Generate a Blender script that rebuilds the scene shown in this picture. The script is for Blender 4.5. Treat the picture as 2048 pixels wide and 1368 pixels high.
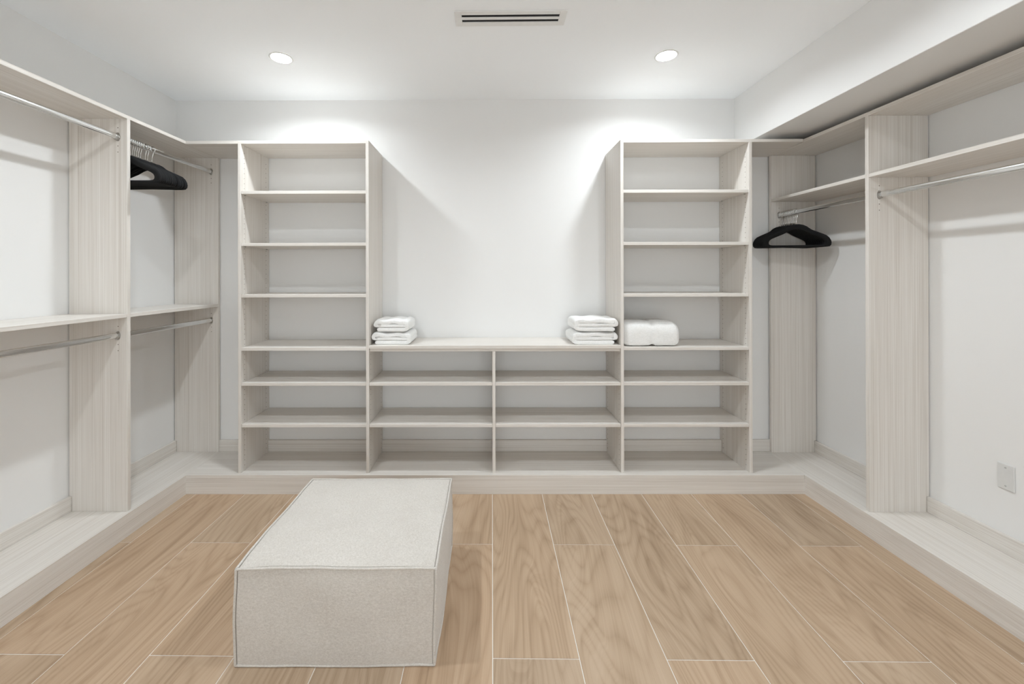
import bpy, bmesh, math, random
from mathutils import Vector, Matrix, noise

for _o in list(bpy.data.objects):
    bpy.data.objects.remove(_o, do_unlink=True)
scene = bpy.context.scene
COL = scene.collection
random.seed(7)

# ------------------------------------------------------------------ camera
W, H = 2048, 1368
FPX, CX, CY = 812.03, 974.81, 549.42
cam_data = bpy.data.cameras.new('camera')
cam = bpy.data.objects.new('camera', cam_data)
COL.objects.link(cam)
cam_data.sensor_fit = 'HORIZONTAL'
cam_data.sensor_width = 36.0
cam_data.lens = 36.0 * FPX / W
cam_data.shift_x = (W / 2 - CX) / W
cam_data.shift_y = (CY - H / 2) / W
cam_data.clip_start = 0.05
YAW, PITCH, ROLL = -0.0038, 0.0009, -0.0022
cam.matrix_world = (Matrix.Translation((-0.015, 0.0, 1.36)) @ Matrix.Rotation(-YAW, 4, 'Z')
                    @ Matrix.Rotation(math.pi / 2 + PITCH, 4, 'X') @ Matrix.Rotation(ROLL, 4, 'Z'))
scene.camera = cam

# ------------------------------------------------------------------ light and exposure
LAMP_STRENGTH = 585.0         # emission of each ceiling downlight lens
WORLD_STRENGTH = 2.55         # soft fill let in by the opening added behind the camera
world = bpy.data.worlds.new('world')
scene.world = world
world.use_nodes = True
world.node_tree.nodes['Background'].inputs[0].default_value = (0.92, 0.972, 1.0, 1)
world.node_tree.nodes['Background'].inputs[1].default_value = WORLD_STRENGTH
vs = scene.view_settings
vs.view_transform = 'Standard'
vs.look = 'None'
vs.gamma = 1.0
vs.use_curve_mapping = False
vs.exposure = 0.07
scene.cycles.max_bounces = 8
scene.cycles.diffuse_bounces = 7
scene.cycles.glossy_bounces = 3
scene.cycles.use_adaptive_sampling = True
scene.cycles.adaptive_threshold = 0.1
scene.cycles.adaptive_min_samples = 20
scene.cycles.use_denoising = True

# ------------------------------------------------------------------ measures (metres)
XLW, XRW = -2.236, 2.287            # side walls
YB, YFW = 2.876, -1.60              # back wall, wall behind the camera
ZC = 2.603                          # ceiling
ZK = 0.119                          # top of the plinth
YK = 2.520                          # front of the plinth
YF = 2.546                          # front of the shelf towers
YT = YB - 0.004                     # rear of the shelf towers
ZT = 2.208                          # top of all closet units
T = 0.019                           # board thickness
XSO, ZSO = 1.72, 2.247              # soffit
BBT = 0.018                         # baseboard thickness
YEND = 0.55                         # near end of the side units, out of view
SK = -0.020                         # the right hand run stands a touch off square
def shR(v):
    return Vector((v.x + SK * (v.y - 2.0), v.y, v.z))

# ------------------------------------------------------------------ materials
def new_mat(name):
    m = bpy.data.materials.new(name)
    m.use_nodes = True
    nt = m.node_tree
    b = nt.nodes['Principled BSDF']
    return m, nt, b

def node(nt, kind, **kw):
    n = nt.nodes.new(kind)
    for k, v in kw.items():
        if k.startswith('i_'):
            key = k[2:]
            n.inputs[int(key) if key.isdigit() else key].default_value = v
        else:
            setattr(n, k, v)
    return n

def ramp(nt, fac, stops):
    r = nt.nodes.new('ShaderNodeValToRGB')
    while len(r.color_ramp.elements) < len(stops):
        r.color_ramp.elements.new(0.5)
    for e, (p, c) in zip(r.color_ramp.elements, stops):
        e.position = p
        e.color = (*c, 1)
    nt.links.new(fac, r.inputs[0])
    return r.outputs[0]

def math_n(nt, op, a, b=None, c=None):
    n = nt.nodes.new('ShaderNodeMath')
    n.operation = op
    for i, v in enumerate((a, b, c)):
        if v is None:
            continue
        if isinstance(v, (int, float)):
            n.inputs[i].default_value = v
        else:
            nt.links.new(v, n.inputs[i])
    return n.outputs[0]

def mixc(nt, kind, fac, a, b):
    n = nt.nodes.new('ShaderNodeMix')
    n.data_type = 'RGBA'
    n.blend_type = kind
    if isinstance(fac, (int, float)):
        n.inputs[0].default_value = fac
    else:
        nt.links.new(fac, n.inputs[0])
    for i, v in ((6, a), (7, b)):
        if isinstance(v, tuple):
            n.inputs[i].default_value = (*v, 1)
        else:
            nt.links.new(v, n.inputs[i])
    return n.outputs[2]

def object_coords(nt, spread=9.0):
    tc = nt.nodes.new('ShaderNodeTexCoord')
    oi = nt.nodes.new('ShaderNodeObjectInfo')
    cmb = nt.nodes.new('ShaderNodeCombineXYZ')
    nt.links.new(math_n(nt, 'MULTIPLY', oi.outputs['Random'], spread), cmb.inputs[0])
    nt.links.new(math_n(nt, 'MULTIPLY', oi.outputs['Random'], spread * 2.3), cmb.inputs[1])
    nt.links.new(math_n(nt, 'MULTIPLY', oi.outputs['Random'], spread * 1.7), cmb.inputs[2])
    add = nt.nodes.new('ShaderNodeVectorMath')
    nt.links.new(tc.outputs['Object'], add.inputs[0])
    nt.links.new(cmb.outputs[0], add.inputs[1])
    return add.outputs[0], oi.outputs['Random']

def scaled(nt, vec, s):
    m = nt.nodes.new('ShaderNodeVectorMath')
    m.operation = 'MULTIPLY'
    nt.links.new(vec, m.inputs[0])
    m.inputs[1].default_value = s
    return m.outputs[0]

def noise_n(nt, vec, scale=1.0, detail=2.0, rough=0.5, dist=0.0):
    n = nt.nodes.new('ShaderNodeTexNoise')
    n.inputs['Scale'].default_value = scale
    n.inputs['Detail'].default_value = detail
    n.inputs['Roughness'].default_value = rough
    n.inputs['Distortion'].default_value = dist
    nt.links.new(vec, n.inputs['Vector'])
    return n.outputs['Fac']

def bump(nt, b, height, strength, dist):
    n = nt.nodes.new('ShaderNodeBump')
    n.inputs['Strength'].default_value = strength
    n.inputs['Distance'].default_value = dist
    nt.links.new(height, n.inputs['Height'])
    nt.links.new(n.outputs[0], b.inputs['Normal'])

def make_paint(name, col, rough=0.6):
    m, nt, b = new_mat(name)
    v, _ = object_coords(nt, 0.0)
    f = noise_n(nt, v, 1.3, 3)
    c = ramp(nt, f, [(0.3, tuple(x * 0.985 for x in col)), (0.7, col)])
    nt.links.new(c, b.inputs['Base Color'])
    b.inputs['Roughness'].default_value = rough
    b.inputs['Specular IOR Level'].default_value = 0.25
    return m

def make_laminate(name, axis):
    m, nt, b = new_mat(name)
    v, rnd = object_coords(nt)
    a, w = 0.8, 190.0
    s1 = [w, w, w]; s1['xyz'.index(axis)] = a
    s2 = [w * 0.26] * 3; s2['xyz'.index(axis)] = a * 0.6
    s3 = [w * 2.6] * 3; s3['xyz'.index(axis)] = a * 5
    f1 = noise_n(nt, scaled(nt, v, s1), 1, 2, 0.5)
    f2 = noise_n(nt, scaled(nt, v, s2), 1, 2, 0.5)
    f3 = noise_n(nt, scaled(nt, v, s3), 1, 1, 0.5)
    f = math_n(nt, 'ADD', math_n(nt, 'MULTIPLY', f1, 0.50), math_n(nt, 'MULTIPLY', f2, 0.22))
    f = math_n(nt, 'ADD', f, math_n(nt, 'MULTIPLY', f3, 0.28))
    c = ramp(nt, f, [(0.34, (0.600, 0.556, 0.505)), (0.47, (0.690, 0.652, 0.605)),
                     (0.56, (0.735, 0.702, 0.660)), (0.68, (0.780, 0.752, 0.715))])
    nt.links.new(c, b.inputs['Base Color'])
    b.inputs['Roughness'].default_value = 0.42
    b.inputs['Specular IOR Level'].default_value = 0.4
    return m

def make_plank():
    m, nt, b = new_mat('wood_look_plank')
    v, rnd = object_coords(nt, 17.0)
    # warped contour bands give cathedral figure along y
    big = noise_n(nt, scaled(nt, v, (4.2, 0.62, 1)), 1, 1.5, 0.4, 0.35)
    bands = math_n(nt, 'SINE', math_n(nt, 'MULTIPLY', big, 150.0))
    bands = math_n(nt, 'POWER', math_n(nt, 'MULTIPLY_ADD', bands, 0.5, 0.5), 0.4)
    # the fine grain follows the same figure
    warp = nt.nodes.new('ShaderNodeCombineXYZ')
    nt.links.new(math_n(nt, 'MULTIPLY', big, 0.55), warp.inputs[0])
    wv = nt.nodes.new('ShaderNodeVectorMath')
    nt.links.new(v, wv.inputs[0])
    nt.links.new(warp.outputs[0], wv.inputs[1])
    wv = wv.outputs[0]
    fine = noise_n(nt, scaled(nt, wv, (190, 2.6, 1)), 1, 3, 0.6)
    mid = noise_n(nt, scaled(nt, wv, (30, 0.8, 1)), 1, 3, 0.55)
    patch = noise_n(nt, scaled(nt, v, (5.0, 0.8, 1)), 1, 2, 0.5)
    f = math_n(nt, 'ADD', math_n(nt, 'MULTIPLY', mid, 0.34), math_n(nt, 'MULTIPLY', fine, 0.26))
    f = math_n(nt, 'ADD', f, math_n(nt, 'MULTIPLY', patch, 0.28))
    f = math_n(nt, 'ADD', f, math_n(nt, 'MULTIPLY', bands, 0.105))
    c = ramp(nt, f, [(0.30, (0.330, 0.236, 0.158)), (0.45, (0.455, 0.345, 0.243)),
                     (0.56, (0.530, 0.412, 0.300)), (0.70, (0.600, 0.480, 0.365))])
    tint = ramp(nt, rnd, [(0.0, (0.955, 0.880, 0.815)), (0.5, (0.925, 0.880, 0.835)), (1.0, (0.880, 0.852, 0.828))])
    nt.links.new(mixc(nt, 'MULTIPLY', 1.0, c, tint), b.inputs['Base Color'])
    b.inputs['Roughness'].default_value = 0.48
    b.inputs['Specular IOR Level'].default_value = 0.35
    return m

def make_fabric(name, c0, c1, scale=420, strength=0.5, sheen=0.25):
    m, nt, b = new_mat(name)
    v, _ = object_coords(nt, 3.0)
    wx = noise_n(nt, scaled(nt, v, (scale, scale * 0.28, scale)), 1, 2, 0.6)
    wz = noise_n(nt, scaled(nt, v, (scale * 0.28, scale, scale * 0.5)), 1, 2, 0.6)
    f = math_n(nt, 'MULTIPLY', math_n(nt, 'ADD', wx, wz), 0.5)
    cloud = noise_n(nt, v, 9, 3)
    g = math_n(nt, 'ADD', math_n(nt, 'MULTIPLY', f, 0.88), math_n(nt, 'MULTIPLY', cloud, 0.12))
    nt.links.new(ramp(nt, g, [(0.36, c0), (0.62, c1)]), b.inputs['Base Color'])
    b.inputs['Roughness'].default_value = 0.95
    b.inputs['Specular IOR Level'].default_value = 0.1
    b.inputs['Sheen Weight'].default_value = sheen
    bump(nt, b, f, strength, 0.0012)
    return m

def make_plain(name, col, rough=0.5, metal=0.0, sheen=0.0, grain=0.04):
    m, nt, b = new_mat(name)
    v, _ = object_coords(nt, 2.0)
    f = noise_n(nt, v, 40, 2)
    nt.links.new(ramp(nt, f, [(0.3, tuple(x * (1 - grain) for x in col)), (0.7, col)]), b.inputs['Base Color'])
    b.inputs['Roughness'].default_value = rough
    b.inputs['Metallic'].default_value = metal
    b.inputs['Sheen Weight'].default_value = sheen
    return m

def make_emit(name, col, strength):
    m, nt, b = new_mat(name)
    b.inputs['Base Color'].default_value = (0.9, 0.9, 0.9, 1)
    b.inputs['Emission Color'].default_value = (*col, 1)
    b.inputs['Emission Strength'].default_value = strength
    return m

M = {
    'wall': make_paint('white_wall_paint', (0.800, 0.798, 0.790)),
    'ceiling': make_paint('white_ceiling_paint', (0.930, 0.955, 0.978), 0.75),
    'lx': make_laminate('washed_laminate_grain_x', 'x'),
    'ly': make_laminate('washed_laminate_grain_y', 'y'),
    'lz': make_laminate('washed_laminate_grain_z', 'z'),
    'plank': make_plank(),
    'grout': make_plain('pale_grout', (0.82, 0.79, 0.74), 0.9),
    'boucle': make_fabric('cream_upholstery', (0.520, 0.484, 0.440), (0.672, 0.640, 0.596)),
    'terry': make_fabric('white_terry', (0.76, 0.76, 0.745), (0.87, 0.87, 0.86), 330, 0.7, 0.15),
    'velvet': make_plain('black_velvet', (0.0035, 0.0035, 0.004), 0.95, 0, 0.0),
    'chrome': make_plain('polished_chrome', (0.78, 0.78, 0.77), 0.14, 1.0),
    'nickel': make_plain('brushed_nickel', (0.50, 0.49, 0.47), 0.30, 1.0),
    'hole': make_plain('drilled_hole', (0.16, 0.13, 0.10), 0.9),
    'white': make_plain('white_enamel', (0.80, 0.80, 0.79), 0.45),
    'plate': make_plain('white_plastic', (0.70, 0.70, 0.69), 0.35),
    'screw': make_plain('painted_screw', (0.45, 0.45, 0.44), 0.4),
    'dark': make_plain('dark_duct', (0.010, 0.009, 0.010), 0.9),
    'cap': make_plain('cam_cap_plastic', (0.70, 0.67, 0.62), 0.5),
    'lens': make_emit('downlight_lens', (0.89, 0.955, 1.0), LAMP_STRENGTH),
}

# ------------------------------------------------------------------ object helpers
def tag(o, label=None, cat=None, group=None, kind=None):
    for k, v in (('label', label), ('category', cat), ('group', group), ('kind', kind)):
        if v:
            o[k] = v
    return o

def empty(name, loc, rz=0.0):
    o = bpy.data.objects.new(name, None)
    o.empty_display_size = 0.1
    o.location = loc
    o.rotation_euler = (0, 0, rz)
    COL.objects.link(o)
    return o

def wloc(o):
    return Vector(o.location) + (wloc(o.parent) if o.parent else Vector((0, 0, 0)))

def link_bm(name, bm, mat, parent=None, origin=None, smooth=False):
    """bm in world coordinates (parents carry only a location) -> one mesh object with its own origin"""
    if origin is None:
        xs = [v.co for v in bm.verts]
        lo = Vector([min(c[i] for c in xs) for i in range(3)])
        hi = Vector([max(c[i] for c in xs) for i in range(3)])
        origin = Vector(((lo.x + hi.x) / 2, (lo.y + hi.y) / 2, lo.z))
    origin = Vector(origin)
    bmesh.ops.recalc_face_normals(bm, faces=bm.faces[:])
    for v in bm.verts:
        v.co -= origin
    me = bpy.data.meshes.new(name)
    bm.to_mesh(me)
    bm.free()
    if smooth:
        for p in me.polygons:
            p.use_smooth = True
    me.materials.append(mat)
    o = bpy.data.objects.new(name, me)
    COL.objects.link(o)
    if parent is not None:
        o.parent = parent
        o.location = origin - wloc(parent)
    else:
        o.location = origin
    return o

def add_box(bm, x0, x1, y0, y1, z0, z1, bevel=0.0, fn=None):
    r = bmesh.ops.create_cube(bm, size=1.0)
    vs_ = r['verts']
    for v in vs_:
        v.co = Vector((x0 + (v.co.x + .5) * (x1 - x0), y0 + (v.co.y + .5) * (y1 - y0), z0 + (v.co.z + .5) * (z1 - z0)))
    if bevel:
        es = list({e for v in vs_ for e in v.link_edges})
        g = bmesh.ops.bevel(bm, geom=es, offset=bevel, segments=1, affect='EDGES', profile=0.5)
        vs_ = list({v for f in g['faces'] for v in f.verts} | {v for v in vs_ if v.is_valid})
    if fn:
        for v in vs_:
            v.co = fn(v.co)

def box(name, x0, x1, y0, y1, z0, z1, mat, parent=None, bevel=0.0008, fn=None):
    bm = bmesh.new()
    add_box(bm, x0, x1, y0, y1, z0, z1, bevel, fn)
    return link_bm(name, bm, mat, parent)

def prism(name, pts, mat, parent=None, bevel=0.0008, fn=None):
    """pts: (front ring, rear ring) lists of 3D points, same count -> closed prism"""
    bm = bmesh.new()
    a = [bm.verts.new(p) for p in pts[0]]
    b = [bm.verts.new(p) for p in pts[1]]
    bm.faces.new(a)
    bm.faces.new(b[::-1])
    n = len(a)
    for k in range(n):
        bm.faces.new((a[k], b[k], b[(k + 1) % n], a[(k + 1) % n]))
    bmesh.ops.recalc_face_normals(bm, faces=bm.faces[:])
    if bevel:
        bmesh.ops.bevel(bm, geom=bm.edges[:], offset=bevel, segments=1, affect='EDGES', profile=0.5)
    if fn:
        for v in bm.verts:
            v.co = fn(v.co)
    return link_bm(name, bm, mat, parent)

def add_disc(bm, c, normal, r, h, n=8):
    """short closed cylinder standing on c along normal"""
    q = Vector((0, 0, 1)).rotation_difference(Vector(normal)).to_matrix().to_4x4()
    mtx = Matrix.Translation(Vector(c) + Vector(normal) * (h / 2)) @ q
    bmesh.ops.create_cone(bm, cap_ends=True, segments=n, radius1=r, radius2=r, depth=h, matrix=mtx)

def add_tube(bm, pts, r, n=8, closed=False, ry=None):
    """round (or oval) tube along pts"""
    pts = [Vector(p) for p in pts]
    rings = []
    up = None
    N = len(pts)
    for i, p in enumerate(pts):
        if closed:
            d = pts[(i + 1) % N] - pts[i - 1]
        else:
            d = pts[min(i + 1, N - 1)] - pts[max(i - 1, 0)]
        d.normalize()
        if up is None:
            up = Vector((0, 0, 1)) if abs(d.z) < 0.9 else Vector((0, 1, 0))
        side = d.cross(up).normalized()
        up = side.cross(d).normalized()
        ring = []
        for k in range(n):
            a = 2 * math.pi * k / n
            ring.append(bm.verts.new(p + side * (r * math.cos(a)) + up * ((ry or r) * math.sin(a))))
        rings.append(ring)
    for i in range(N if closed else N - 1):
        a, b = rings[i], rings[(i + 1) % N]
        for k in range(n):
            bm.faces.new((a[k], a[(k + 1) % n], b[(k + 1) % n], b[k]))
    if not closed:
        bm.faces.new(rings[0][::-1])
        bm.faces.new(rings[-1])

def copy_tree(o, parent=None):
    c = o.copy()
    COL.objects.link(c)
    c.parent = parent
    for ch in list(o.children):
        copy_tree(ch, c)
    return c

def struct(o):
    o['kind'] = 'structure'
    return o

# ------------------------------------------------------------------ the room
WT = 0.12
back = struct(box('wall_back', XLW - WT, XRW + 0.2 + WT, YB, YB + WT, -0.05, ZC, M['wall'], bevel=0))
struct(box('wall_left', XLW - WT, XLW, YFW, YB, -0.05, ZC, M['wall'], bevel=0))
struct(box('wall_right', XRW, XRW + WT, YFW, YB, -0.05, ZC, M['wall'], bevel=0, fn=shR))
LAMPS = [(-1.200, 2.315), (0.995, 2.308), (-1.200, 1.250), (0.995, 1.250)]
ceil = struct(box('ceiling', XLW - WT, XRW + 0.2 + WT, YFW - WT, YB + WT, ZC, ZC + 0.1, M['ceiling'], bevel=0))
bm = bmesh.new()
for lx_, ly_ in LAMPS:
    bmesh.ops.create_cone(bm, cap_ends=True, segments=40, radius1=0.056, radius2=0.056, depth=0.14,
                          matrix=Matrix.Translation((lx_, ly_, ZC)))
cutter = link_bm('cutter', bm, M['ceiling'], None, origin=(0, 0, 0))
bo = ceil.modifiers.new('cans', 'BOOLEAN')
bo.operation = 'DIFFERENCE'
bo.solver = 'EXACT'
bo.object = cutter
bpy.context.view_layer.update()
cut_me = bpy.data.meshes.new_from_object(ceil.evaluated_get(bpy.context.evaluated_depsgraph_get()))
ceil.modifiers.clear()
ceil.data = cut_me
bpy.data.objects.remove(cutter, do_unlink=True)
# unseen wall behind the camera, its wide opening added to admit fill light
OX0, OX1, OZ = -1.25, 1.35, 2.25
_xa, _xb = XLW - WT, XRW + 0.2 + WT
_o = [(_xa, -0.05), (OX0, -0.05), (OX0, OZ), (OX1, OZ), (OX1, -0.05), (_xb, -0.05), (_xb, ZC), (_xa, ZC)]
struct(prism('wall_front', [[Vector((x, y, z)) for x, z in _o] for y in (YFW - WT, YFW)], M['wall'], bevel=0))
# dropped soffit along the right wall
struct(box('wall_soffit', XSO, XRW + 0.06, YFW, YB, ZSO, ZC, M['wall'], bevel=0.002))

# floor of long wood-look tiles with pale joints
floor = struct(box('floor', XLW - WT, XRW + 0.2 + WT, YFW - WT, YB + WT, -0.06, -0.0016, M['grout'], bevel=0))
TW, TL, GR = 0.3078, 0.6113, 0.0016
YJ, TH = 2.054, -0.0078
plank_mesh = None
rot = Matrix.Rotation(TH, 4, 'Z')
def plank(x0, x1, y0, y1):
    bm = bmesh.new()
    add_box(bm, x0 + GR, x1 - GR, y0 + GR, y1 - GR, -0.004, 0.0, 0.0007)
    c = Vector(((x0 + x1) / 2, (y0 + y1) / 2, 0))
    o = link_bm('plank', bm, M['plank'], None, origin=c)
    p = rot @ (c - Vector((0, YJ, 0))) + Vector((0, YJ, 0))
    o.parent = floor
    o.location = p - Vector(floor.location)
    o.rotation_euler = (0, 0, TH)
    return o
proto = None
for k in range(-7, 7):
    x0, x1 = k * TW, (k + 1) * TW
    y = YJ + 2 * TL if k % 2 else YJ + TL
    while y > YFW + 0.2:
        y0, y1 = y - 2 * TL, y
        if y1 > YK + 0.12:
            plank(x0, x1, y0, YK + 0.08) if y0 < YK else None
        else:
            if proto is None:
                proto = plank(x0, x1, y0, y1)
            else:
                o = proto.copy()
                COL.objects.link(o)
                c = Vector(((x0 + x1) / 2, (y0 + y1) / 2, 0))
                o.location = rot @ (c - Vector((0, YJ, 0))) + Vector((0, YJ, 0)) - Vector(floor.location)
        y -= 2 * TL

# baseboards standing on the plinth
BZ = 0.199
struct(box('baseboard_back', XLW + BBT, XRW - BBT - 0.02, YB - BBT, YB, ZK, BZ, M['lx'], bevel=0.002))
struct(box('baseboard_left', XLW, XLW + BBT, YEND, YB - BBT, ZK, BZ, M['ly'], bevel=0.002))
struct(box('baseboard_right', XRW - BBT, XRW, YEND, YB - BBT, ZK, BZ, M['ly'], bevel=0.002, fn=shR))

# ------------------------------------------------------------------ plinth
XKL, XKR = -1.903, 1.9455
pl = empty('plinth', (0, YK + 0.1, 0))
tag(pl, 'low washed-wood plinth running along three walls under the closet units', 'plinth')
DT = 0.022
box('deck_board', XKL, XKR - 0.012, YK, YB - 0.004, ZK - DT, ZK, M['lx'], pl)
box('deck_board', XLW + 0.004, XKL, YEND, YB - 0.004, ZK - DT, ZK, M['ly'], pl)
box('deck_board', XKR, XRW - 0.004, YEND, YB - 0.004, ZK - DT, ZK, M['ly'], pl, fn=shR)
box('kick_board', XKL - 0.015, XKR, YK + 0.0006, YK + 0.02, 0.0, ZK - DT, M['lx'], pl, 0.0005)
box('kick_board', XKL - 0.02, XKL - 0.0006, YEND, YK + 0.0006, 0.0, ZK - DT, M['ly'], pl, 0.0005)
box('kick_board', XKR + 0.0006, XKR + 0.02, YEND, YK + 0.0006, 0.0, ZK - DT, M['ly'], pl, 0.0005, fn=shR)

# ------------------------------------------------------------------ shelf towers on the back wall
SHELF_Z = [1.893, 1.565, 1.241, 0.906, 0.685, 0.424]
def pin_holes(bm, x, nx, ys, z0, z1):
    z = z0
    while z < z1:
        for y in ys:
            add_disc(bm, (x, y, z), (nx, 0, 0), 0.0026, 0.0004, 6)
        z += 0.032
HY = (YF + 0.037, YB - 0.042)

def tower(name, x0, x1, label):
    t = empty(name, ((x0 + x1) / 2, (YF + YT) / 2, ZK))
    tag(t, label, 'shelf unit', 'tall open shelf towers on the back wall')
    for xa in (x0, x1 - T):
        # side boards are notched round the baseboard
        prof = [(YF, ZK), (YB - BBT - 0.0015, ZK), (YB - BBT - 0.0015, BZ + 0.001), (YB - 0.003, BZ + 0.001), (YB - 0.003, ZT - T), (YF, ZT - T)]
        prism('side_panel', [[Vector((x, y, z)) for y, z in prof] for x in (xa, xa + T)], M['lz'], t)
    box('top_panel', x0, x1, YF, YT, ZT - T, ZT, M['lx'], t)
    for z in SHELF_Z:
        box('shelf', x0 + T + 0.0008, x1 - T - 0.0008, YF + 0.003, YB - 0.003, z - T, z, M['lx'], t)
    bm = bmesh.new()
    for z in SHELF_Z:
        for xa, nx in ((x0 + T, 1), (x1 - T, -1)):
            for y in HY:
                add_disc(bm, (xa, y, z - T - 0.003), (nx, 0, 0), 0.0025, 0.010, 8)
    h = link_bm('shelf_pins', bm, M['nickel'], t)
    h['kind'] = 'stuff'
    bm = bmesh.new()
    pin_holes(bm, x0 + T, 1, HY, ZK + 0.035, ZT - 0.05)
    pin_holes(bm, x1 - T, -1, HY, ZK + 0.035, ZT - 0.05)
    h = link_bm('pin_holes', bm, M['hole'], t)
    h['kind'] = 'stuff'
    return t
TLX0, TLX1, TRX0, TRX1 = -1.593, -0.769, 0.810, 1.632
tower('shelf_tower', TLX0, TLX1, 'tall empty open shelf tower left of the counter')
tower('shelf_tower', TRX0, TRX1, 'tall open shelf tower right of the counter holding one folded towel')

# low unit between the towers and its counter
lu = empty('low_shelf_unit', (0.02, (YF + YT) / 2, ZK))
tag(lu, 'low open shelf unit of six cubbies between the two tall towers', 'shelf unit')
XD = 0.0145
_p = [(YF + 0.004, ZK), (YB - BBT - 0.0015, ZK), (YB - BBT - 0.0015, BZ + 0.001), (YB - 0.003, BZ + 0.001), (YB - 0.003, 0.880), (YF + 0.004, 0.880)]
prism('divider', [[Vector((x, y, z)) for y, z in _p] for x in (XD - T / 2, XD + T / 2)], M['lz'], lu)
box('top_panel', TLX1 + 0.0008, TRX0 - 0.0008, YF + 0.010, YB - 0.006, 0.880, 0.899, M['lx'], lu)
for xa, xb in ((TLX1, XD - T / 2), (XD + T / 2, TRX0)):
    for z in (0.685, 0.424):
        box('shelf', xa + 0.0008, xb - 0.0008, YF + 0.003, YB - 0.003, z - T, z, M['lx'], lu)
bm = bmesh.new()
for x, nx in ((TLX1, 1), (XD - T / 2, -1), (XD + T / 2, 1), (TRX0, -1)):
    pin_holes(bm, x, nx, HY, ZK + 0.035, 0.86)
h = link_bm('pin_holes', bm, M['hole'], lu)
h['kind'] = 'stuff'
tag(box('counter_top', TLX1 + 0.0006, TRX0 - 0.0006, YF - 0.002, YB - 0.002, 0.8992, 0.919, M['lx'], bevel=0.0012),
    'pale washed-wood counter spanning the low shelf unit between the towers', 'counter')

# ------------------------------------------------------------------ side hanging units
def ident(v):
    return v
def cam_caps(bm, pts, nz=-1):
    for p in pts:
        add_disc(bm, p, (0, 0, nz), 0.0085, 0.0012, 12)

def oval_rod(name, x, z, y0, y1, parent, fn):
    bm = bmesh.new()
    add_tube(bm, [fn(Vector((x, y0 + 0.004, z))), fn(Vector((x, y1 - 0.004, z)))], 0.0075, 20, ry=0.015)
    rod = link_bm(name, bm, M['chrome'], parent, smooth=True)
    m = rod.modifiers.new('edges', 'EDGE_SPLIT'); m.split_angle = 1.0
    for y, d in ((y0, 1), (y1, -1)):
        c = fn(Vector((x, y, z)))
        bm = bmesh.new()
        # oval cup with a taller rounded flange behind it
        add_tube(bm, [c, c + Vector((0, d * 0.003, 0))], 0.0125, 20, ry=0.023)
        add_tube(bm, [c + Vector((0, d * 0.003, -0.003)), c + Vector((0, d * 0.014, -0.003))], 0.0105, 20, ry=0.0175)
        link_bm('rod_bracket', bm, M['nickel'], rod)
    return rod

def side_unit(name, xf, xw, panels, shelves, rods, fn, label, top_label=None):
    """xf front x, xw wall side x; panels: (y_front, y_rear); shelves: list of z; rods: list of z"""
    s = 1 if xw > xf else -1
    lo, hi = min(xf, xw), max(xf, xw)
    u = empty(name, fn(Vector(((xf + xw) / 2, panels[1][0], ZK))))
    tag(u, label, 'closet unit')
    def bb(n, xa, xb, *r, **k):
        return box(n, min(xa, xb), max(xa, xb), *r, **k)
    for (ya, yb) in panels:
        prof = [(xf, ZK), (xw - s * (BBT + 0.0015), ZK), (xw - s * (BBT + 0.0015), BZ + 0.001), (xw - s * 0.006, BZ + 0.001), (xw - s * 0.006, ZT - T), (xf, ZT - T)]
        prism('side_panel', [[Vector((x, y, z)) for x, z in prof] for y in (ya, yb)], M['lz'], u, fn=fn)
    bb('top_shelf', xf, xw - s * 0.001, YEND, YB - 0.001, ZT - T, ZT, M['ly'], u, fn=fn)
    bm_h = bmesh.new()
    bm_c = bmesh.new()
    for i in range(len(panels) - 1):
        y0, y1 = panels[i][1], panels[i + 1][0]
        for z in shelves:
            bb('shelf', xf + s * 0.001, xw - s * 0.002, y0 + 0.0006, y1 - 0.0006, z - T, z, M['ly'], u, fn=fn)
            cam_caps(bm_c, [fn(Vector((xf + s * dx, y, z - T))) for dx in (0.045, 0.235) for y in (y0 + 0.012, y1 - 0.012)])
        for (z, xr) in rods:
            oval_rod('hanging_rod', xr, z, y0, y1, u, fn)
            for y, d in ((y0, 1), (y1, -1)):
                for dz in (0.048, -0.048, -0.080):
                    add_disc(bm_h, fn(Vector((xr, y, z + dz))), (0, d, 0), 0.0026, 0.0005, 8)
    h = link_bm('pin_holes', bm_h, M['hole'], u)
    h['kind'] = 'stuff'
    for (ya, yb) in panels[1:]:
        cam_caps(bm_c, [fn(Vector((xf + s * dx, ya - 0.012, ZT - T))) for dx in (0.045, 0.235)])
    h = link_bm('cam_caps', bm_c, M['cap'], u)
    h['kind'] = 'stuff'
    return u

XFL, XFR = -1.921, 1.970
XRL, XRR = -1.970, 2.026
side_unit('hanging_unit', XFL, XLW, [(YEND, YEND + T), (2.133, 2.133 + T), (2.852, 2.852 + T)], [1.160],
          [(2.093, XRL), (1.046, XRL)], ident,
          'double-hang closet unit on the left wall with two rods per bay')
side_unit('hanging_unit', XFR, XRW, [(YEND, YEND + T), (2.127, 2.127 + T), (2.840, 2.840 + T)], [1.885],
          [(1.774, XRR)], shR,
          'long-hang closet unit on the right wall with one high rod under a shelf')
# boards closing the top corners between the towers and the side units
tag(box('corner_shelf', XFL + 0.0008, TLX0 - 0.0008, YF, YB - 0.001, ZT - T, ZT, M['lx']),
    'top corner board joining the left tower to the left hanging unit', 'shelf', 'top corner boards')
xr_ = shR(Vector((XFR, YF, 0))).x - 0.0008
tag(box('corner_shelf', TRX1 + 0.0008, xr_ - 0.006, YF, YB - 0.001, ZT - T, ZT, M['lx']),
    'top corner board joining the right tower to the right hanging unit', 'shelf', 'top corner boards')

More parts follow.
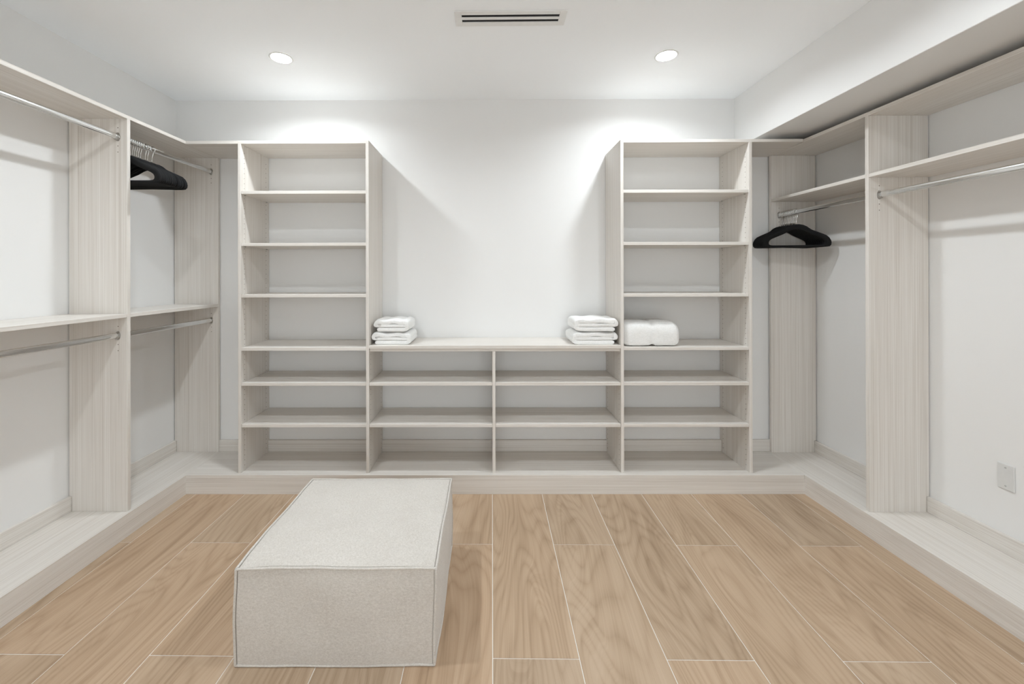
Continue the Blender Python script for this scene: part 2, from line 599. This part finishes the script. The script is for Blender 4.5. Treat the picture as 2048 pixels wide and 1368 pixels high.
# ------------------------------------------------------------------ ottoman
def ottoman():
    x0, x1, y0, y1, h = -0.900, -0.205, 1.412, 2.030, 0.340
    cx_, cy_ = (x0 + x1) / 2, (y0 + y1) / 2
    o = empty('ottoman', (cx_, cy_, 0))
    tag(o, 'rectangular cream upholstered ottoman standing on the wood-look floor', 'ottoman')
    N = 32
    def surf(p, tuck=0.0):
        """p in [-1,1]^3 on the cube -> soft upholstered block"""
        x, y, z = p
        X = x * (x1 - x0) / 2
        Y = y * (y1 - y0) / 2
        Z = z * h / 2
        def f(a):
            return max(0.0, 1 - abs(a) ** 2.6)
        b = 0.028
        if abs(x) > 0.9999:
            X += math.copysign(0.011 * f(y) ** .8 * f(z) ** .8, x)
        if abs(y) > 0.9999:
            Y += math.copysign(0.010 * f(x) ** .8 * f(z) ** .8, y)
        if z > 0.9999:
            Z += b * f(x) ** .75 * f(y) ** .75
        n = noise.noise_vector(Vector((X * 4.0, Y * 4.0, Z * 4.0 + 3)))
        n2 = noise.noise_vector(Vector((X * 11.0 + 5, Y * 11.0, Z * 11.0)))
        q = Vector((X, Y, Z)) + n * 0.0065 + n2 * 0.0018
        if tuck:
            on = [abs(c) > 0.9999 for c in p]
            if sum(on) >= 2:
                q -= Vector([math.copysign(tuck, c) if o_ else 0 for c, o_ in zip(p, on)])
        q.z += h / 2
        q.z = max(q.z, 0.0015)
        # slight taper and slump
        return Vector((cx_ + q.x, cy_ + q.y, q.z))
    bm = bmesh.new()
    cache = {}
    def vert(p):
        k = tuple(round(c, 4) for c in p)
        if k not in cache:
            # tuck the fabric in towards the seams
            cache[k] = bm.verts.new(surf(p, 0.0042))
        return cache[k]
    g = [-1, -0.978] + [-0.955 + 1.91 * i / (N - 4) for i in range(N - 3)] + [0.978, 1]
    for ax in range(3):
        for s in (-1, 1):
            for i in range(N):
                for j in range(N):
                    q = []
                    for (a, b) in ((i, j), (i + 1, j), (i + 1, j + 1), (i, j + 1)):
                        p = [0, 0, 0]
                        p[ax] = s
                        p[(ax + 1) % 3] = g[a]
                        p[(ax + 2) % 3] = g[b]
                        q.append(vert(p))
                    bm.faces.new(q)
    body = link_bm('cushion', bm, M['boucle'], o, origin=(cx_, cy_, 0), smooth=True)
    e = body.modifiers.new('seams', 'EDGE_SPLIT'); e.split_angle = math.radians(50)
    # welted seams along all edges
    segs = []
    for a in (-1, 1):
        for b in (-1, 1):
            segs.append([(t, a, b) for t in g])
            segs.append([(a, t, b) for t in g])
            segs.append([(a, b, t) for t in g])
    for sg in segs:
        bm = bmesh.new()
        pts = []
        for p in sg:
            v = surf(p)
            out = Vector([c if abs(c) > .9999 else 0 for c in p]).normalized()
            out.z *= 0.8 if p[2] > 0 else 0.0
            pts.append(v + out * 0.0005)
        for q in pts:
            q.z = max(q.z, 0.0045)
        add_tube(bm, pts, 0.0046, 8)
        link_bm('piping', bm, M['boucle'], o, smooth=True)
    return o
ottoman()

# ------------------------------------------------------------------ towels
def folded_towel(name, xa, xb, y0, y1, z0, th, big_right, seed, label, group):
    """towel folded in three layers: a double layer on top of a flat one, closed by a wide fold on one side"""
    Wd = xb - xa
    r = th / 2
    path = []
    def arc(cx_, cz, rad, a0, a1, n):
        for i in range(n + 1):
            a = math.radians(a0 + (a1 - a0) * i / n)
            path.append((cx_ + rad * math.cos(a), cz + rad * math.sin(a)))
    R = th
    for i in range(9):
        path.append((Wd - 0.062 - (Wd - 0.062 - th) * i / 8, 1.5 * th))
    arc(th, 2 * th, r, 270, 90, 7)
    for i in range(1, 9):
        path.append((th + (Wd - 2.6 * th - th) * i / 8, 2.5 * th + 0.004 * math.sin(i * 1.1 + seed)))
    arc(Wd - 2.6 * th, 1.5 * th, 1.0 * th, 84, -84, 10)
    # the wide fold bulges outwards
    path = [(x + (0.75 * th * math.sin(math.pi * min(1, max(0, (x - (Wd - 2.7 * th)) / (1.3 * th)))) if x > Wd - 2.6 * th else 0), z) for x, z in path]
    for i in range(1, 9):
        path.append((Wd - 2.6 * th - (Wd - 2.6 * th - 0.035) * i / 8, 0.5 * th))
    # thickness outline
    P = [Vector((x, 0, z)) for x, z in path]
    n = len(P)
    L, Rr = [], []
    for i in range(n):
        d = (P[min(i + 1, n - 1)] - P[max(i - 1, 0)]).normalized()
        nr = Vector((-d.z, 0, d.x))
        w = th * 0.5 * 0.90
        L.append(P[i] + nr * w)
        Rr.append(P[i] - nr * w)
    d0 = (P[0] - P[1]).normalized(); d1 = (P[-1] - P[-2]).normalized()
    outline = L + [P[-1] + d1 * th * .42 + (L[-1] - P[-1]) * .5, P[-1] + d1 * th * .42 + (Rr[-1] - P[-1]) * .5] + Rr[::-1] \
        + [P[0] + d0 * th * .42 + (Rr[0] - P[0]) * .5, P[0] + d0 * th * .42 + (L[0] - P[0]) * .5]
    NY = 12
    bm = bmesh.new()
    rings = []
    for k in range(NY + 1):
        t = k / NY
        y = y0 + (y1 - y0) * t
        edge = min(t, 1 - t)
        puff = 1.0 - 0.10 * max(0, 1 - edge / 0.12) ** 2
        ring = []
        for q in outline:
            x = q.x
            z = q.z
            nz = noise.noise_vector(Vector((x * 14 + seed * 3, y * 12, z * 22)))
            zz = z * (puff if z > 1.2 * th else 1.0) * (1 + 0.05 * nz.z) + 0.0015 * nz.x * (1 if z > 0.3 * th else 0)
            xx = x + 0.004 * nz.y
            X = xa + xx if big_right else xb - xx
            ring.append(bm.verts.new((X, y + 0.004 * nz.x + 0.006 * math.sin(x * 9 + seed), z0 + max(zz, 0.0003))))
        rings.append(ring)
    m = len(outline)
    for a, b in zip(rings, rings[1:]):
        for k in range(m):
            bm.faces.new((a[k], a[(k + 1) % m], b[(k + 1) % m], b[k]))
    # caps as quads across the strip
    for ring in (rings[0], rings[-1]):
        nL = n
        for i in range(nL - 1):
            a, b = ring[i], ring[i + 1]
            c = ring[nL + 2 + (n - 1 - (i + 1))]
            d = ring[nL + 2 + (n - 1 - i)]
            bm.faces.new((a, b, c, d))
        bm.faces.new((ring[n - 1], ring[n], ring[n + 1], ring[n + 2]))
        bm.faces.new((ring[2 * n + 1], ring[2 * n + 2], ring[2 * n + 3], ring[0]))
    o = link_bm(name, bm, M['terry'], None, smooth=True)
    b = o.modifiers.new('soft', 'BEVEL'); b.width = 0.005; b.segments = 2; b.angle_limit = math.radians(60)
    return tag(o, label, 'towel', group)

CT = 0.9192
GT = 'folded white towels'
folded_towel('folded_towel', -0.764, -0.492, 2.572, 2.800, CT, 0.0262, True, 1,
             'lower of two folded white towels on the counter beside the left tower', GT)
folded_towel('folded_towel', -0.752, -0.504, 2.576, 2.800, CT + 0.0815, 0.0262, True, 2,
             'upper of two folded white towels on the counter beside the left tower', GT)
folded_towel('folded_towel', 0.492, 0.800, 2.572, 2.800, CT, 0.0268, False, 3,
             'lower of two folded white towels on the counter beside the right tower', GT)
folded_towel('folded_towel', 0.506, 0.802, 2.570, 2.800, CT + 0.0835, 0.0275, False, 4,
             'upper of two folded white towels on the counter beside the right tower', GT)

def thick_towel():
    x0, x1, y0, y1, z0, z1 = 0.836, 1.198, 2.566, 2.790, 0.9063, 1.062
    bm = bmesh.new()
    N = 26
    cache = {}
    def sp(p):
        v = Vector(p)
        e = 7.0
        nrm = (abs(v.x) ** 12 + abs(v.y) ** e + abs(v.z) ** e) ** (1 / e)
        v = v / max(nrm, 1e-6)
        u, w = v.x, v.z
        X = (x0 + x1) / 2 + u * (x1 - x0) / 2
        Y = (y0 + y1) / 2 + v.y * (y1 - y0) / 2
        Z = (z0 + z1) / 2 + w * (z1 - z0) / 2
        g = math.exp(-((X - 1.022) / 0.016) ** 2)
        if w > 0:
            Z -= g * 0.012 * w
        else:
            Z += g * 0.008 * -w
        if v.y < 0:
            Y += g * 0.006
            Y += 0.018 * max(0, w) ** 2           # leans back towards the top
        X -= 0.022 * max(0, w) ** 2 * max(0, u) ** 3
        n = noise.noise_vector(Vector((X * 13, Y * 13, Z * 13)))
        return Vector((X + n.x * 0.003, Y + n.y * 0.003, max(Z + n.z * 0.003, z0 + 0.0003)))
    def vert(p):
        k = tuple(round(c, 4) for c in p)
        if k not in cache:
            cache[k] = bm.verts.new(sp(p))
        return cache[k]
    g = [-1 + 2 * i / N for i in range(N + 1)]
    for ax in range(3):
        for s in (-1, 1):
            for i in range(N):
                for j in range(N):
                    q = []
                    for (a, b) in ((i, j), (i + 1, j), (i + 1, j + 1), (i, j + 1)):
                        p = [0, 0, 0]; p[ax] = s; p[(ax + 1) % 3] = g[a]; p[(ax + 2) % 3] = g[b]
                        q.append(vert(p))
                    bm.faces.new(q)
    tag(link_bm('folded_towel', bm, M['terry'], None, smooth=True),
        'thick folded white towel lying on a shelf inside the right tower', 'towel', GT)
thick_towel()

# ------------------------------------------------------------------ clothes hangers
def hanger_proto():
    """hanger in its own x-z plane, origin on the middle of the rod"""
    DROP = 0.234
    half_o = [(0, .160), (.018, .160), (.042, .155), (.066, .143), (.086, .126), (.100, .118), (.130, .105), (.160, .092),
              (.185, .080), (.202, .064), (.213, .044), (.216, .028), (.213, .012), (.203, .002), (.185, .000), (.150, .000), (.100, .001), (.050, .002), (0, .003)]
    half_i = [(0, .124), (.014, .123), (.032, .118), (.052, .110), (.070, .099), (.084, .091), (.110, .080), (.135, .069),
              (.157, .059), (.170, .049), (.176, .037), (.176, .026), (.172, .019), (.163, .0155), (.148, .014), (.120, .0135), (.085, .0135), (.045, .0135), (0, .0135)]
    half_o = [(x * 0.935, z * 0.94) for x, z in half_o]
    half_i = [(x * 0.935, z * 0.94) for x, z in half_i]
    def full(h):
        return h + [(-x, z) for x, z in h[-2:0:-1]]
    O, I = full(half_o), full(half_i)
    bm = bmesh.new()
    th = 0.0028
    ring = {}
    for s in (-1, 1):
        ring[('o', s)] = [bm.verts.new((x, s * th * 0.75, z - DROP)) for x, z in O]
        ring[('i', s)] = [bm.verts.new((x, s * th * 0.75, z - DROP)) for x, z in I]
        ring[('m', s)] = [bm.verts.new(((x + a) / 2, s * th * 1.5, (z + b) / 2 - DROP)) for (x, z), (a, b) in zip(O, I)]
    n = len(O)
    for k in range(n):
        j = (k + 1) % n
        for s in (-1, 1):
            for p, q in (('o', 'm'), ('m', 'i')):
                bm.faces.new((ring[(p, s)][k], ring[(p, s)][j], ring[(q, s)][j], ring[(q, s)][k]))
        for w in 'oi':
            bm.faces.new((ring[(w, -1)][k], ring[(w, -1)][j], ring[(w, 1)][j], ring[(w, 1)][k]))
    root = empty('clothes_hanger', (0, 0, 0))
    link_bm('body', bm, M['velvet'], root, origin=(0, 0, 0), smooth=True)
    bm = bmesh.new()
    rw = 0.0024
    R = 0.0185
    cz = 0.0150 + rw - R
    pts = [(0, 0, .146 - DROP), (0, 0, .172 - DROP), (0.0015, 0, .186 - DROP)]
    for i in range(15):
        a = math.radians(-62 + (268) * i / 14)
        pts.append((R * math.cos(a), 0, cz + R * math.sin(a)))
    add_tube(bm, pts, rw, 6)
    link_bm('hook', bm, M['chrome'], root, origin=(0, 0, 0), smooth=True)
    return root

hp = hanger_proto()
def place_hangers(specs, xr, zr, fn, labels, group):
    global hp_used
    n = len(specs)
    for i, (y, yaw) in enumerate(specs):
        r = hp if not hp_used else copy_tree(hp)
        hp_used = True
        p = fn(Vector((xr, y, zr)))
        r.location = p
        r.rotation_euler = (0, 0, math.radians(yaw))
        tag(r, labels(i, n), 'hanger', group)
hp_used = False
ORD = ['nearest', 'second nearest', 'third nearest', 'fourth nearest', 'fifth nearest', 'sixth nearest', 'seventh nearest',
       'eighth nearest', 'ninth nearest', 'tenth nearest', 'eleventh nearest', 'twelfth nearest']
def lab(side):
    def f(i, n):
        if i == n - 1:
            return 'black velvet hanger on the %s rod, farthest of its bunch' % side
        return 'black velvet hanger on the %s rod, %s of its bunch' % (side, ORD[i])
    return f
left_specs = []
ys = [2.166, 2.179, 2.192, 2.205, 2.218, 2.231, 2.244, 2.257, 2.271, 2.302, 2.318, 2.349]
for i, y in enumerate(ys):
    left_specs.append((y, [1, 0.5, 0, 0.5, 0, 0.5, 1, 0.5, 0.5, 1, 1.5, 2][i]))
place_hangers(left_specs, XRL, 2.093, ident, lab('upper left'), 'black hangers on the left rod')
right_specs = []
ysr = [2.684, 2.698, 2.712, 2.726, 2.740, 2.754, 2.768, 2.782, 2.796, 2.812]
for i, y in enumerate(ysr):
    right_specs.append((y, [-11, -10, -9, -8, -6.5, -5, -4, -2.5, -1, 0.5][i]))
place_hangers(right_specs, XRR, 1.774, shR, lab('right'), 'black hangers on the right rod')

# ------------------------------------------------------------------ recessed downlights
def downlight_proto():
    root = empty('recessed_downlight', (0, 0, ZC))
    bm = bmesh.new()
    n = 40
    # flat flange, then a white reflector cone rising to the lens
    prof = [(0.0555, 0.030), (0.0635, 0.0), (0.0635, -0.0015), (0.0615, -0.0032), (0.0545, -0.0032), (0.0525, -0.001), (0.0485, RECESS + 0.0015)]
    rings = [[bm.verts.new((r * math.cos(2 * math.pi * k / n), r * math.sin(2 * math.pi * k / n), z)) for k in range(n)] for r, z in prof[1:]]
    for a, b in zip(rings, rings[1:]):
        for k in range(n):
            bm.faces.new((a[k], a[(k + 1) % n], b[(k + 1) % n], b[k]))
    o = link_bm('trim_ring', bm, M['white'], None, origin=(0, 0, 0), smooth=True)
    o.parent = root
    bm = bmesh.new()
    m = 32
    rings = []
    for r, z in ((0.0478, RECESS + 0.002), (0.034, RECESS), (0.016, RECESS - 0.001)):
        rings.append([bm.verts.new((r * math.cos(2 * math.pi * k / m), r * math.sin(2 * math.pi * k / m), z)) for k in range(m)])
    c = bm.verts.new((0, 0, RECESS - 0.0014))
    for a, b in zip(rings, rings[1:]):
        for k in range(m):
            bm.faces.new((a[k], a[(k + 1) % m], b[(k + 1) % m], b[k]))
    for k in range(m):
        bm.faces.new((rings[-1][k], rings[-1][(k + 1) % m], c))
    o = link_bm('lens', bm, M['lens'], None, origin=(0, 0, 0), smooth=True)
    # faces must look down into the room
    for p in o.data.polygons:
        if p.normal.z > 0:
            p.flip()
    o.parent = root
    return root
RECESS = 0.015
dl = downlight_proto()
spots = [(-1.200, 2.315, 'recessed white ceiling downlight above the left tower'),
         (0.995, 2.308, 'recessed white ceiling downlight above the right tower'),
         (-1.200, 1.250, 'recessed ceiling downlight over the left side of the floor'),
         (0.995, 1.250, 'recessed ceiling downlight over the right side of the floor')]
for i, (x, y, l) in enumerate(spots):
    r = dl if i == 0 else copy_tree(dl)
    r.location = (x, y, ZC)
    tag(r, l, 'ceiling light', 'recessed downlights')

# ------------------------------------------------------------------ ceiling air vent
def vent():
    cx_, cy_ = 0.091, 1.962
    root = empty('air_vent', (cx_, cy_, ZC))
    root.rotation_euler = (0, 0, -0.008)
    tag(root, 'white linear ceiling air vent with two dark slots', 'air vent')
    hx, hy = 0.267, 0.056
    sx = 0.234
    zb, zt_ = -0.005, 0.0
    def part(n, x0, x1, y0, y1, z0, z1, mat, bev=0.0008):
        bm = bmesh.new()
        add_box(bm, x0, x1, y0, y1, z0, z1, bev)
        o = link_bm(n, bm, mat, None, origin=(0, 0, 0))
        o.parent = root
    part('frame_end', -hx, -sx, -hy, hy, zb, zt_, M['white'])
    part('frame_end', sx, hx, -hy, hy, zb, zt_, M['white'])
    part('frame_side', -sx, sx, -hy, -0.031, zb, zt_, M['white'])
    part('frame_side', -sx, sx, 0.026, hy, zb, zt_, M['white'])
    part('slat', -sx, sx, -0.0110, 0.006, zb, zt_, M['white'])
    part('dark_slot', -sx, sx, -0.031, -0.0110, -0.0012, zt_, M['dark'], 0)
    part('dark_slot', -sx, sx, 0.006, 0.026, -0.0012, zt_, M['dark'], 0)
vent()

# ------------------------------------------------------------------ blank wall plate
def plate():
    y0, y1, z0, z1 = 1.789, 1.849, 0.399, 0.512
    xw = shR(Vector((XRW, 1.819, 0))).x
    root = empty('wall_plate', (xw, 1.819, 0.4555))
    tag(root, 'blank white plastic wall plate with two screws low on the right wall', 'wall plate')
    box('plate', xw - 0.006, xw + 0.0005, y0, y1, z0, z1, M['plate'], root, 0.002)
    for z in (z0 + 0.016, z1 - 0.016):
        bm = bmesh.new()
        add_disc(bm, (xw - 0.006, 1.819, z), (-1, 0, 0), 0.0035, 0.001, 12)
        link_bm('screw', bm, M['screw'], root)
plate()
